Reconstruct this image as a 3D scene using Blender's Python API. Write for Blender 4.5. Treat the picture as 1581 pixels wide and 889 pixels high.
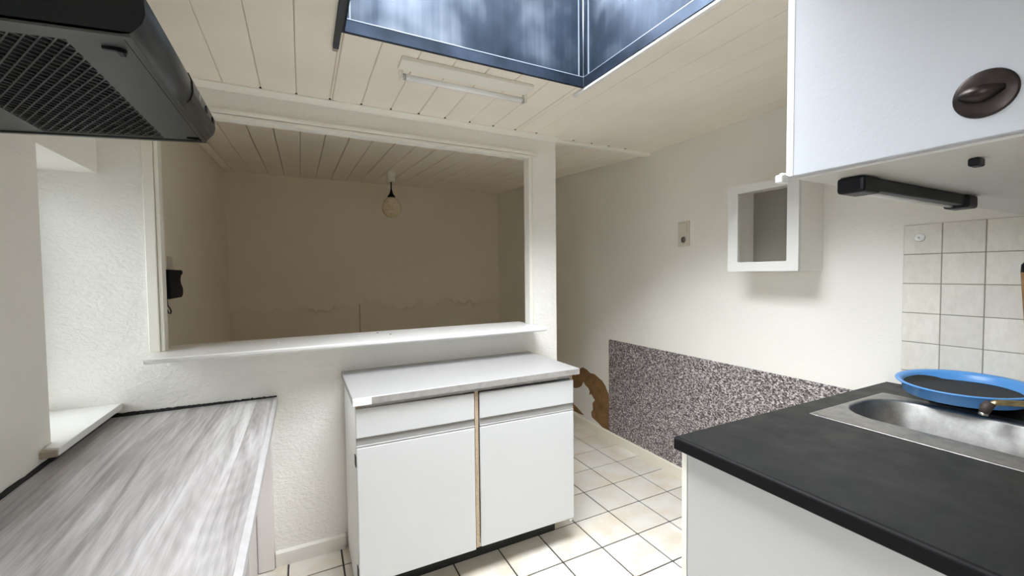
import bpy, bmesh, math, random
from mathutils import Vector, Matrix, noise as mnoise
random.seed(7)
for o in list(bpy.data.objects):
    bpy.data.objects.remove(o)
SC = bpy.context.scene
COL = SC.collection

# ------------------------------------------------------------------ camera
EYE = 1.35                                   # camera height over the floor
cam_d = bpy.data.cameras.new('camera')
cam = bpy.data.objects.new('camera', cam_d)
COL.objects.link(cam)
right = Vector((0.893049, -0.449836, -0.010492))
down = Vector((-0.025552, -0.027420, -0.999297))
fwd = Vector((0.449233, 0.892690, -0.035982))
m3 = Matrix((right, -down, -fwd)).transposed()
cam.matrix_world = Matrix.Translation((0, 0, EYE)) @ m3.to_4x4()
cam_d.sensor_fit = 'HORIZONTAL'
cam_d.sensor_width = 36.0
cam_d.lens = 36.0 * 642.80 / 1581.0
cam_d.clip_start = 0.02
SC.camera = cam

# ------------------------------------------------------------------ daylight
W = bpy.data.worlds.new('overcast_sky')
SC.world = W
W.use_nodes = True
wb = W.node_tree.nodes['Background']
wb.inputs['Strength'].default_value = 43.0
# CIE overcast sky: the zenith three times as bright as the horizon, dull ground below
wn_ = W.node_tree.nodes; wl_ = W.node_tree.links
tc_ = wn_.new('ShaderNodeTexCoord'); sx_ = wn_.new('ShaderNodeSeparateXYZ'); rp_ = wn_.new('ShaderNodeValToRGB'); mr_ = wn_.new('ShaderNodeMapRange')
wl_.new(tc_.outputs['Generated'], sx_.inputs[0])
mr_.inputs['From Min'].default_value = -1.0; mr_.inputs['From Max'].default_value = 1.0
wl_.new(sx_.outputs['Z'], mr_.inputs['Value']); wl_.new(mr_.outputs[0], rp_.inputs['Fac'])
SKYC = (0.90, 0.95, 1.0)
for e_, (p_, k_) in zip([rp_.color_ramp.elements[0], rp_.color_ramp.elements[1], rp_.color_ramp.elements.new(0.49), rp_.color_ramp.elements.new(0.51)], ((0.0, 0.12), (1.0, 1.0), (0.49, 0.14), (0.51, 0.34))):
    e_.position = p_; e_.color = tuple(c * k_ for c in SKYC) + (1,)
wl_.new(rp_.outputs['Color'], wb.inputs['Color'])

def portal(name, loc, rot, sx, sy):
    d = bpy.data.lights.new(name, 'AREA')
    d.shape = 'RECTANGLE'; d.size = sx; d.size_y = sy
    d.cycles.is_portal = True
    o = bpy.data.objects.new(name, d); COL.objects.link(o)
    o.location = loc; o.rotation_euler = rot
    return o
SKX0, SKX1, SKY0, SKY1 = 0.147, 1.137, 0.68, 1.532
SKZL, SKZR = 2.46, 2.69                     # the pane follows the roof pitch: low at the left, high at the right
SKA = math.atan2(SKZR-SKZL, SKX1-SKX0)
portal('skylight_portal', ((SKX0+SKX1)/2, (SKY0+SKY1)/2, (SKZL+SKZR)/2+0.02), (0, -SKA, 0), math.hypot(SKX1-SKX0, SKZR-SKZL), SKY1-SKY0)
W2 = (-0.45, 0.30, 1.10, 1.80)             # unseen left-wall window, added to light the right wall: y0, y1, z0, z1
portal('window_portal', (-1.06, (W2[0]+W2[1])/2, (W2[2]+W2[3])/2), (0, -math.pi/2, 0), W2[3]-W2[2], W2[1]-W2[0])
portal('window_portal', (-1.03, 1.977, 1.30), (0, -math.pi/2, 0), 0.9, 0.42)

vs = SC.view_settings
vs.view_transform = 'Standard'
vs.look = 'None'
vs.gamma = 1.0
vs.use_curve_mapping = False
vs.exposure = 0.1
SC.display_settings.display_device = 'sRGB'
SC.cycles.max_bounces = 16
SC.cycles.diffuse_bounces = 12
SC.cycles.glossy_bounces = 6
SC.cycles.transparent_max_bounces = 12
SC.cycles.use_denoising = True
SC.cycles.caustics_reflective = True

# ------------------------------------------------------------------ materials
MATS = {}
class NT:
    def __init__(s, m):
        m.use_nodes = True
        s.t = m.node_tree
        s.b = s.t.nodes['Principled BSDF']
        s.o = s.t.nodes['Material Output']
    def n(s, ty, **kw):
        nd = s.t.nodes.new(ty)
        for k, v in kw.items():
            if k in nd.inputs: nd.inputs[k].default_value = v
            else: setattr(nd, k, v)
        return nd
    def l(s, a, b): s.t.links.new(a, b)
    def pos(s, scale=(1, 1, 1), rot=(0, 0, 0), loc=(0, 0, 0)):
        g = s.n('ShaderNodeNewGeometry')
        mp = s.n('ShaderNodeMapping')
        mp.inputs['Scale'].default_value = scale
        mp.inputs['Rotation'].default_value = rot
        mp.inputs['Location'].default_value = loc
        s.l(g.outputs['Position'], mp.inputs['Vector'])
        return mp.outputs['Vector']
    def noise(s, vec, scale, detail=3, rough=0.5, dist=0.0):
        nd = s.n('ShaderNodeTexNoise')
        nd.inputs['Scale'].default_value = scale
        nd.inputs['Detail'].default_value = detail
        nd.inputs['Roughness'].default_value = rough
        nd.inputs['Distortion'].default_value = dist
        s.l(vec, nd.inputs['Vector'])
        return nd.outputs['Fac']
    def ramp(s, fac, stops, interp='LINEAR'):
        r = s.n('ShaderNodeValToRGB')
        r.color_ramp.interpolation = interp
        els = r.color_ramp.elements
        while len(els) < len(stops): els.new(0.5)
        for e, (p, c) in zip(els, stops):
            e.position = p
            e.color = (c, c, c, 1) if isinstance(c, (int, float)) else (*c, 1)
        s.l(fac, r.inputs['Fac'])
        return r.outputs['Color']
    def mix(s, fac, a, b, mode='MIX'):
        m = s.n('ShaderNodeMix', data_type='RGBA', blend_type=mode)
        for sock, v in ((m.inputs[0], fac), (m.inputs[6], a), (m.inputs[7], b)):
            if isinstance(v, bpy.types.NodeSocket): s.l(v, sock)
            elif isinstance(v, (int, float)): sock.default_value = v
            else: sock.default_value = (*v, 1)
        return m.outputs[2]
    def math(s, op, a, b=0.0, c=None):
        m = s.n('ShaderNodeMath', operation=op)
        for i, v in enumerate((a, b) if c is None else (a, b, c)):
            if isinstance(v, bpy.types.NodeSocket): s.l(v, m.inputs[i])
            else: m.inputs[i].default_value = v
        return m.outputs[0]
    def bump(s, height, strength, dist):
        b = s.n('ShaderNodeBump')
        b.inputs['Strength'].default_value = strength
        b.inputs['Distance'].default_value = dist
        s.l(height, b.inputs['Height'])
        s.l(b.outputs['Normal'], s.b.inputs['Normal'])
    def sep(s, vec):
        x = s.n('ShaderNodeSeparateXYZ'); s.l(vec, x.inputs[0]); return x.outputs
    def setc(s, c):
        if isinstance(c, bpy.types.NodeSocket): s.l(c, s.b.inputs['Base Color'])
        else: s.b.inputs['Base Color'].default_value = (*c, 1)

def mat(name, color, rough=0.5, metal=0.0, var=0.0, vscale=6.0, bump=0.0, bscale=60.0, bdist=0.002, spec=None):
    if name in MATS: return MATS[name]
    m = bpy.data.materials.new(name); t = NT(m)
    t.b.inputs['Roughness'].default_value = rough
    t.b.inputs['Metallic'].default_value = metal
    if spec is not None: t.b.inputs['Specular IOR Level'].default_value = spec
    if var:
        f = t.noise(t.pos(), vscale, 4)
        lo = tuple(c * (1 - var) for c in color); hi = tuple(min(1, c * (1 + var * 0.5)) for c in color)
        t.setc(t.ramp(f, [(0.3, lo), (0.7, hi)]))
    else:
        t.setc(color)
    if bump:
        t.bump(t.noise(t.pos(), bscale, 4, 0.6), bump, bdist)
    MATS[name] = m
    return m

def plaster(name, color, bscale=55, strength=0.5, bdist=0.004):
    m = bpy.data.materials.new(name); t = NT(m)
    t.b.inputs['Roughness'].default_value = 0.85
    f = t.noise(t.pos(), 2.2, 4)
    t.setc(t.ramp(f, [(0.3, tuple(c * 0.95 for c in color)), (0.7, color)]))
    h1 = t.noise(t.pos((1, 1, 1.6)), bscale, 5, 0.62, 0.4)
    h2 = t.noise(t.pos((1, 1, 1.2)), bscale * 0.35, 3, 0.5)
    h = t.math('ADD', h1, t.math('MULTIPLY', h2, 0.6))
    t.bump(h, strength, bdist)
    MATS[name] = m
    return m

M_WALL = plaster('wall_plaster_white', (0.90, 0.885, 0.84), 48, 0.85, 0.007)
M_WALLR = plaster('wall_paper_woodchip', (0.82, 0.80, 0.745), 65, 0.35, 0.004)
M_WALLL = plaster('wall_plaster_left', (0.89, 0.87, 0.81), 60, 0.3, 0.004)
M_CEIL = mat('ceiling_paint_cream', (0.90, 0.835, 0.74), 0.55, var=0.05, vscale=3, bump=0.08, bscale=40)
M_GAP = mat('ceiling_gap', (0.30, 0.27, 0.22), 0.9)
M_TRIM = mat('trim_paint', (0.85, 0.83, 0.76), 0.4, bump=0.05, bscale=30)
M_WHITE = mat('laminate_white', (0.83, 0.84, 0.83), 0.35, var=0.02, vscale=3)
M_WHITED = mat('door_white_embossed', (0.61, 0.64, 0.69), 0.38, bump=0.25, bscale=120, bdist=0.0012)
M_SILL = mat('sill_gloss_white', (0.88, 0.88, 0.87), 0.22, var=0.02)
M_CABTOP = mat('cabinet_top_grey', (0.345, 0.34, 0.335), 0.4, var=0.06, vscale=90)
M_EDGE = mat('cabinet_edge_grey', (0.34, 0.325, 0.31), 0.5, var=0.15, vscale=40)
M_ALU = mat('grip_rail_grey', (0.29, 0.285, 0.275), 0.55)
M_CHIP = mat('chipboard', (0.52, 0.41, 0.28), 0.85, var=0.25, vscale=150, bump=0.2, bscale=200)
M_TOE = mat('toe_kick_black', (0.018, 0.019, 0.021), 0.45)
M_BLACKP = mat('plastic_black', (0.005, 0.0055, 0.008), 0.45, spec=0.3)
M_RUBBER_SHADE = mat('rubber_and_rail_shade', (0.05, 0.055, 0.06), 0.7)
M_HOOD = mat('hood_enamel', (0.006, 0.010, 0.013), 0.5, spec=0.3)
M_HOODF = mat('hood_front_satin', (0.065, 0.07, 0.07), 0.32, metal=0.4)
M_HOODG = mat('hood_filter_grey', (0.095, 0.10, 0.10), 0.45, metal=0.5)
M_DARK = mat('dark_cavity', (0.012, 0.012, 0.012), 0.9)
M_BEIGE = mat('switch_beige', (0.62, 0.58, 0.50), 0.4)
M_SOCK = mat('socket_hole', (0.14, 0.12, 0.10), 0.6)
M_TUBE = mat('tube_glass_white', (0.95, 0.95, 0.94), 0.2)
M_STEELM = mat('metal_cap', (0.55, 0.53, 0.50), 0.3, metal=1.0)
M_BLUE = mat('tray_blue_plastic', (0.085, 0.29, 0.66), 0.35)
M_MATB = mat('tray_mat_black', (0.02, 0.021, 0.021), 0.8, bump=0.3, bscale=250, bdist=0.001)
M_BRASS = mat('tap_tarnished_brass', (0.45, 0.36, 0.20), 0.28, metal=1.0, var=0.3, vscale=50)
M_TAPEND = mat('tap_nozzle_dark', (0.05, 0.035, 0.03), 0.6)
M_BRONZE = mat('knob_bronze', (0.055, 0.043, 0.04), 0.38, metal=0.75, var=0.3, vscale=60)
M_WOODH = mat('handle_brown', (0.36, 0.20, 0.09), 0.6, var=0.2, vscale=60)
M_LAMPG = None
M_BASE = mat('baseboard_cream', (0.82, 0.78, 0.66), 0.45, var=0.05, vscale=8)
M_BASEW = mat('baseboard_white', (0.82, 0.80, 0.75), 0.45, var=0.05, vscale=8)
M_SEAL = mat('sealant_black', (0.008, 0.008, 0.009), 0.8)
M_RAWWOOD = mat('raw_wood_end', (0.42, 0.37, 0.29), 0.8, var=0.2, vscale=50)
M_GROUT = mat('floor_grout_dark', (0.035, 0.03, 0.03), 0.9)
M_GROUTW = mat('wall_grout', (0.36, 0.34, 0.30), 0.9)
M_PLATE = mat('seam_metal_light', (0.36, 0.41, 0.47), 0.35, metal=0.6)
M_BROWN = mat('exposed_plaster_brown', (0.24, 0.13, 0.05), 0.95, var=0.3, vscale=14, bump=0.4, bscale=90)

def m_floor_tile():
    m = bpy.data.materials.new('floor_tile_glazed'); t = NT(m)
    oi = t.n('ShaderNodeObjectInfo')
    f = t.noise(t.pos(), 5.0, 4, 0.6)
    c = t.ramp(f, [(0.36, (0.68, 0.60, 0.49)), (0.56, (0.74, 0.71, 0.65)), (0.8, (0.77, 0.755, 0.715))])
    r = t.ramp(oi.outputs['Random'], [(0.0, 0.93), (1.0, 1.04)])
    c = t.mix(1.0, c, r, 'MULTIPLY')
    sp = t.noise(t.pos(), 130, 2)
    c = t.mix(t.ramp(sp, [(0.76, 0.0), (0.79, 0.5)]), c, (0.35, 0.28, 0.20))
    t.setc(c)
    t.b.inputs['Roughness'].default_value = 0.32
    t.bump(t.noise(t.pos(), 22, 3), 0.06, 0.002)
    return m
M_FTILE = m_floor_tile()

def m_wall_tile():
    m = bpy.data.materials.new('wall_tile_beige'); t = NT(m)
    oi = t.n('ShaderNodeObjectInfo')
    f = t.noise(t.pos((1, 2.0, 1)), 26, 4, 0.65)
    c = t.ramp(f, [(0.3, (0.66, 0.63, 0.56)), (0.7, (0.75, 0.725, 0.655))])
    c = t.mix(1.0, c, t.ramp(oi.outputs['Random'], [(0, 0.95), (1, 1.05)]), 'MULTIPLY')
    t.setc(c)
    t.b.inputs['Roughness'].default_value = 0.3
    t.bump(t.noise(t.pos(), 45, 4, 0.6), 0.12, 0.003)
    return m
M_WTILE = m_wall_tile()

def m_granite():
    m = bpy.data.materials.new('speckled_granite_print'); t = NT(m)
    a = t.noise(t.pos((1, 1, 1.4), (0.6, 0, 0)), 95, 2, 0.6, 0.6)
    b = t.noise(t.pos((1, 1, 1), (0, 0, 0), (7, 3, 1)), 40, 3, 0.6)
    c = t.ramp(a, [(0.40, (0.035, 0.03, 0.032)), (0.48, (0.17, 0.145, 0.145)), (0.54, (0.36, 0.32, 0.32)), (0.62, (0.72, 0.68, 0.66))])
    c = t.mix(t.ramp(b, [(0.45, 0.0), (0.65, 0.35)]), c, (0.07, 0.06, 0.06))
    t.setc(c)
    t.b.inputs['Roughness'].default_value = 0.5
    return m
M_GRAN = m_granite()

def m_grey_wood():
    m = bpy.data.materials.new('grey_oak_laminate'); t = NT(m)
    p = t.pos()
    x, y, z = t.sep(p)
    warp = t.noise(t.pos((2.2, 1.6, 1)), 1.0, 2)
    xs = t.math('ADD', x, t.math('MULTIPLY', warp, 0.03))
    # staves 11 cm wide, ends shifted
    st = t.math('FLOOR', t.math('DIVIDE', x, 0.098))
    wn = t.n('ShaderNodeTexWhiteNoise', noise_dimensions='1D'); t.l(st, wn.inputs['W'])
    off = t.math('MULTIPLY', wn.outputs['Value'], 1.9)
    st2 = t.math('FLOOR', t.math('DIVIDE', t.math('ADD', y, off), 40.0))
    wn2 = t.n('ShaderNodeTexWhiteNoise', noise_dimensions='2D')
    cv = t.n('ShaderNodeCombineXYZ'); t.l(st, cv.inputs[0]); t.l(st2, cv.inputs[1])
    t.l(cv.outputs[0], wn2.inputs['Vector'])
    stave = wn2.outputs['Value']
    # grain, stretched along y and shifted per stave
    gx = t.math('ADD', xs, t.math('MULTIPLY', stave, 3.0))
    gv = t.n('ShaderNodeCombineXYZ'); t.l(t.math('MULTIPLY', gx, 26.0), gv.inputs[0]); t.l(t.math('MULTIPLY', y, 1.7), gv.inputs[1])
    g1 = t.noise(gv.outputs[0], 1.0, 5, 0.65, 0.8)
    gv2 = t.n('ShaderNodeCombineXYZ'); t.l(t.math('MULTIPLY', gx, 130.0), gv2.inputs[0]); t.l(t.math('MULTIPLY', y, 6.0), gv2.inputs[1])
    g2 = t.noise(gv2.outputs[0], 1.0, 3, 0.6)
    # cathedral rings
    wv = t.n('ShaderNodeTexWave', wave_type='RINGS', rings_direction='Z')
    wv.inputs['Scale'].default_value = 5.5; wv.inputs['Distortion'].default_value = 3.0; wv.inputs['Detail'].default_value = 3.0
    rv = t.n('ShaderNodeCombineXYZ')
    t.l(t.math('MULTIPLY', t.math('ADD', x, 0.195), 3.2), rv.inputs[0]); t.l(t.math('MULTIPLY', t.math('ADD', y, -1.72), 0.75), rv.inputs[1])
    t.l(rv.outputs[0], wv.inputs['Vector'])
    v = t.math('ADD', t.math('MULTIPLY', g1, 0.65), t.math('MULTIPLY', g2, 0.18))
    v = t.math('ADD', v, t.math('MULTIPLY', t.math('SUBTRACT', stave, 0.5), 0.17))
    edge = t.ramp(x, [(0.0, 0.0), (1.0, 1.0)])
    v = t.math('ADD', v, t.math('MULTIPLY', wv.outputs['Fac'], 0.025))
    c = t.ramp(v, [(0.28, (0.19, 0.175, 0.168)), (0.42, (0.36, 0.345, 0.34)), (0.54, (0.52, 0.505, 0.50)), (0.70, (0.64, 0.63, 0.625))])
    c = t.mix(t.ramp(t.noise(t.pos((5, 1.2, 1)), 1.6, 3), [(0.45, 0.0), (0.7, 0.35)]), c, (0.36, 0.31, 0.305))
    t.setc(c)
    t.b.inputs['Roughness'].default_value = 0.42
    t.bump(g2, 0.08, 0.001)
    return m
M_GWOOD = m_grey_wood()
M_GEDGE = mat('worktop_edge_band', (0.45, 0.44, 0.44), 0.4, var=0.1, vscale=30)

def m_black_top():
    m = bpy.data.materials.new('worktop_black_laminate'); t = NT(m)
    f = t.noise(t.pos((1, 1, 1)), 5, 5, 0.6)
    c = t.ramp(f, [(0.3, (0.006, 0.0065, 0.007)), (0.7, (0.011, 0.012, 0.0125))])
    vo = t.n('ShaderNodeTexVoronoi'); vo.inputs['Scale'].default_value = 14.0
    t.l(t.pos(), vo.inputs['Vector'])
    c = t.mix(t.ramp(vo.outputs['Distance'], [(0.022, 0.8), (0.028, 0.0)]), c, (0.6, 0.6, 0.6))
    t.setc(c)
    t.l(t.ramp(t.noise(t.pos(), 9, 5, 0.65), [(0.3, 0.38), (0.7, 0.55)]), t.b.inputs['Roughness'])
    t.b.inputs['Specular IOR Level'].default_value = 0.25
    return m
M_BTOP = m_black_top()

def m_steel():
    m = bpy.data.materials.new('sink_steel_worn'); t = NT(m)
    f = t.noise(t.pos((1, 1, 1)), 30, 5, 0.7)
    t.setc(t.ramp(f, [(0.3, (0.29, 0.285, 0.275)), (0.7, (0.45, 0.44, 0.425))]))
    t.b.inputs['Metallic'].default_value = 1.0
    t.l(t.ramp(t.noise(t.pos((1, 1, 1)), 14, 5, 0.7), [(0.3, 0.32), (0.7, 0.52)]), t.b.inputs['Roughness'])
    return m
M_STEEL = m_steel()

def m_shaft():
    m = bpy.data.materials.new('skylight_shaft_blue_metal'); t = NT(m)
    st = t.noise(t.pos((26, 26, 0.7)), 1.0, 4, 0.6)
    f2 = t.noise(t.pos((1, 1, 0.8), (0, 0, 0), (12.4, 7.7, 0)), 2.6, 3, 0.55)  # patch noise offset so painted bright and dark areas imitate sky reflections
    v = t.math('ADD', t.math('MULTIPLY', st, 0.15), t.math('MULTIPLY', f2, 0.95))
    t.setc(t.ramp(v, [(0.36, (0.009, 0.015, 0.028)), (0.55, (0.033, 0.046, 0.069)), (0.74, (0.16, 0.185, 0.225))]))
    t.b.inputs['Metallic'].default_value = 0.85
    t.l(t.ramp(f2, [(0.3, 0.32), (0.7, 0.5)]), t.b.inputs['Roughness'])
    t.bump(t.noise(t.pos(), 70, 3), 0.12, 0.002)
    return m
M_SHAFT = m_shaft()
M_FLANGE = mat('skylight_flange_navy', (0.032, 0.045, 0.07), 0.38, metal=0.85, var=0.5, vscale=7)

def m_glass(name, tint=(0.96, 0.98, 1.0)):
    m = bpy.data.materials.new(name); m.use_nodes = True
    nt = m.node_tree; nt.nodes.remove(nt.nodes['Principled BSDF'])
    tr = nt.nodes.new('ShaderNodeBsdfTransparent'); tr.inputs[0].default_value = (*tint, 1)
    gl = nt.nodes.new('ShaderNodeBsdfGlossy'); gl.inputs['Roughness'].default_value = 0.03
    fr = nt.nodes.new('ShaderNodeFresnel'); fr.inputs[0].default_value = 1.35
    mx = nt.nodes.new('ShaderNodeMixShader')
    nt.links.new(fr.outputs[0], mx.inputs[0]); nt.links.new(tr.outputs[0], mx.inputs[1]); nt.links.new(gl.outputs[0], mx.inputs[2])
    nt.links.new(mx.outputs[0], nt.nodes['Material Output'].inputs[0])
    return m
M_GLASS = m_glass('clear_pane')

def m_globe():
    m = bpy.data.materials.new('marbled_lamp_glass'); t = NT(m)
    f = t.noise(t.pos((1, 1, 2.2)), 9, 4, 0.6, 1.5)
    t.setc(t.ramp(f, [(0.3, (0.62, 0.47, 0.27)), (0.55, (0.74, 0.65, 0.48)), (0.75, (0.84, 0.80, 0.70))]))
    t.b.inputs['Roughness'].default_value = 0.2
    return m
M_LAMPG = m_globe()

def m_far_wall():
    # damp tide marks near the floor of the back room (a stain with its own outline)
    m = bpy.data.materials.new('damp_stained_wall'); t = NT(m)
    p = t.pos(); x, y, z = t.sep(p)
    n1 = t.noise(t.pos((1, 0, 0)), 2.4, 3, 0.6)
    n2 = t.noise(t.pos(), 8.0, 4, 0.6)
    line = t.math('ADD', 0.70, t.math('ADD', t.math('MULTIPLY', n1, 0.55), t.math('MULTIPLY', n2, 0.10)))
    d = t.math('SUBTRACT', line, z)
    below = t.ramp(d, [(0.0, 0.0), (0.02, 1.0)])
    rim = t.ramp(d, [(0.0, 0.0), (0.015, 1.0), (0.06, 0.0)])
    base = t.ramp(t.noise(t.pos(), 1.3, 3), [(0.3, (0.79, 0.72, 0.60)), (0.7, (0.83, 0.765, 0.65))])
    c = t.mix(t.math('MULTIPLY', below, 0.14), base, (0.55, 0.47, 0.36))
    c = t.mix(t.math('MULTIPLY', t.math('MULTIPLY', rim, 0.30), t.ramp(t.noise(t.pos((1, 0, 0), (0, 0, 0), (3, 0, 0)), 1.8, 2), [(0.45, 0.0), (0.6, 1.0)])), c, (0.36, 0.27, 0.17))
    t.setc(c)
    t.b.inputs['Roughness'].default_value = 0.9
    t.bump(t.noise(t.pos(), 55, 4, 0.6), 0.3, 0.004)
    return m
M_FARW = m_far_wall()
M_WALLB = plaster('wall_back_room', (0.82, 0.76, 0.65), 55, 0.35, 0.004)

# ------------------------------------------------------------------ mesh helpers
def bm_new(): return bmesh.new()
def box(bm, x0, x1, y0, y1, z0, z1, bevel=0.0, seg=2):
    vs_ = [bm.verts.new(c) for c in ((x0, y0, z0), (x1, y0, z0), (x1, y1, z0), (x0, y1, z0), (x0, y0, z1), (x1, y0, z1), (x1, y1, z1), (x0, y1, z1))]
    fs = [bm.faces.new([vs_[i] for i in q]) for q in ((3, 2, 1, 0), (4, 5, 6, 7), (0, 1, 5, 4), (1, 2, 6, 5), (2, 3, 7, 6), (3, 0, 4, 7))]
    if bevel:
        es = list({e for f in fs for e in f.edges})
        bmesh.ops.bevel(bm, geom=es, offset=bevel, segments=seg, profile=0.5, affect='EDGES')
    return bm
def bx(*a, **k):
    return box(bm_new(), *a, **k)
def prism(bm, pts, axis, a, b, bevel=0.0):
    """extrude polygon pts (2-D) along axis between a and b"""
    def mk(p, t):
        return {'X': (t, p[0], p[1]), 'Y': (p[0], t, p[1]), 'Z': (p[0], p[1], t)}[axis]
    lo = [bm.verts.new(mk(p, a)) for p in pts]
    hi = [bm.verts.new(mk(p, b)) for p in pts]
    n = len(pts)
    fs = [bm.faces.new(lo[::-1]), bm.faces.new(hi)]
    for i in range(n):
        fs.append(bm.faces.new((lo[i], lo[(i+1) % n], hi[(i+1) % n], hi[i])))
    bmesh.ops.recalc_face_normals(bm, faces=fs)
    if bevel:
        es = [e for f in fs[:2] for e in f.edges]
        bmesh.ops.bevel(bm, geom=es, offset=bevel, segments=2, profile=0.5, affect='EDGES')
    return bm
def frame_of(d):
    d = d.normalized()
    u = d.cross(Vector((0, 0, 1)))
    if u.length < 1e-4: u = Vector((1, 0, 0))
    u.normalize()
    return u, d.cross(u).normalized()
def tube(bm, pts, r, n=10, closed=False):
    pts = [Vector(p) for p in pts]
    rs = r if isinstance(r, (list, tuple)) else [r] * len(pts)
    rings = []
    k = len(pts)
    u = None
    for i, p in enumerate(pts):
        if closed: d = pts[(i+1) % k] - pts[i-1]
        else: d = pts[min(i+1, k-1)] - pts[max(i-1, 0)]
        d.normalize()
        if u is None: u, v = frame_of(d)
        else:
            u = (u - d * u.dot(d)).normalized(); v = d.cross(u)
        rings.append([bm.verts.new(p + (u*math.cos(2*math.pi*j/n) + v*math.sin(2*math.pi*j/n)) * rs[i]) for j in range(n)])
    m = k if closed else k - 1
    for i in range(m):
        a, b = rings[i], rings[(i+1) % k]
        for j in range(n):
            f = bm.faces.new((a[j], a[(j+1) % n], b[(j+1) % n], b[j])); f.smooth = True
    if not closed:
        bm.faces.new(rings[0][::-1]); bm.faces.new(rings[-1])
    return bm
def lathe(bm, prof, n=28, c=(0, 0, 0), mtx=None):
    """prof: list of (r, z) bottom to top"""
    rings = []
    for r, z in prof:
        if r < 1e-6: rings.append([bm.verts.new((c[0], c[1], c[2]+z))])
        else: rings.append([bm.verts.new((c[0]+r*math.cos(2*math.pi*j/n), c[1]+r*math.sin(2*math.pi*j/n), c[2]+z)) for j in range(n)])
    allv = [v for r in rings for v in r]
    for a, b in zip(rings, rings[1:]):
        for j in range(n):
            if len(a) == 1 and len(b) == 1: continue
            if len(a) == 1: f = bm.faces.new((a[0], b[(j+1) % n], b[j]))
            elif len(b) == 1: f = bm.faces.new((a[j], a[(j+1) % n], b[0]))
            else: f = bm.faces.new((a[j], a[(j+1) % n], b[(j+1) % n], b[j]))
            f.smooth = True
    if len(rings[0]) > 1: bm.faces.new(rings[0][::-1])
    if len(rings[-1]) > 1: bm.faces.new(rings[-1])
    bmesh.ops.recalc_face_normals(bm, faces=bm.faces)
    if mtx is not None: bmesh.ops.transform(bm, matrix=mtx, verts=allv)
    return bm

ORG = {}
def tag(o, label=None, cat=None, group=None, kind=None):
    if label: o['label'] = label
    if cat: o['category'] = cat
    if group: o['group'] = group
    if kind: o['kind'] = kind
    return o
def obj(name, bm, m, parent=None, origin=None, smooth_angle=None):
    """link a mesh given in world coordinates; its origin goes to its base (top level) or to its parent's"""
    if parent is not None:
        og = ORG[parent.name]
    elif origin is not None:
        og = Vector(origin)
    else:
        xs = [v.co for v in bm.verts]
        og = Vector(((min(v.x for v in xs)+max(v.x for v in xs))/2, (min(v.y for v in xs)+max(v.y for v in xs))/2, min(v.z for v in xs)))
    for v in bm.verts: v.co -= og
    me = bpy.data.meshes.new(name)
    bm.to_mesh(me); bm.free()
    if m is not None: me.materials.append(m)
    o = bpy.data.objects.new(name, me)
    COL.objects.link(o)
    if parent is None: o.location = og
    else: o.parent = parent
    ORG[o.name] = og.copy()
    return o
def thing(name, label, cat, loc, group=None, kind=None):
    o = bpy.data.objects.new(name, None)
    o.empty_display_size = 0.05
    COL.objects.link(o); o.location = loc
    ORG[o.name] = Vector(loc)
    return tag(o, label, cat, group, kind)
def inst(name, me, parent, loc, rot=None):
    """a piece that shares mesh data; loc is in world coordinates"""
    o = bpy.data.objects.new(name, me)
    COL.objects.link(o); o.parent = parent
    o.location = Vector(loc) - ORG[parent.name]
    if rot: o.rotation_euler = rot
    ORG[o.name] = Vector(loc)
    return o
def mesh_of(name, bm, m):
    me = bpy.data.meshes.new(name); bm.to_mesh(me); bm.free(); me.materials.append(m); return me
def struct(name, bm, m, label, cat):
    return tag(obj(name, bm, m, origin=(0, 0, 0)), label, cat, kind='structure')

# ------------------------------------------------------------------ the room
XR, XL, XLB = 2.18, -0.703, -0.62      # right wall, kitchen left wall, back-room left wall
YP, YPB = 2.187, 2.232                 # partition front and back
YF, YB = 4.70, -1.30                   # far wall, wall behind the camera
ZC = 2.172                             # kitchen ceiling
NY0 = 1.767                            # near jamb of the window niche
NZ0, NZ1 = 0.800, 1.755                # niche bottom and head

floor = struct('floor', bx(-1.1, XR+0.1, YB-0.1, YF+0.1, -0.08, -0.004), M_GROUT, 'floor of cream square tiles with dark joints', 'floor')
T = 0.2289
tile_me = mesh_of('floor_tile', bx(-T/2+0.0037, T/2-0.0037, -T/2+0.0037, T/2-0.0037, -0.006, 0.0, bevel=0.0012, seg=1), M_FTILE)
GX, GY = 1.740, 1.821
rest = bm_new()
for i in range(-13, 3):
    for j in range(-14, 14):
        x0, x1 = GX + i*T, GX + (i+1)*T
        y0, y1 = GY + j*T, GY + (j+1)*T
        if x1 < -0.75 or x0 > XR - 0.03 or y1 < YB or y0 > YF: continue
        if x0 > -0.5 and y0 > 0.4 and y1 < 3.9:
            inst('floor_tile', tile_me, floor, ((x0+x1)/2, (y0+y1)/2, 0))
        else:
            box(rest, x0+0.0037, min(x1-0.0037, XR), y0+0.0037, y1-0.0037, -0.006, 0.0)
tag(obj('floor_tile_field', rest, M_FTILE, floor), kind='stuff')

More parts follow.
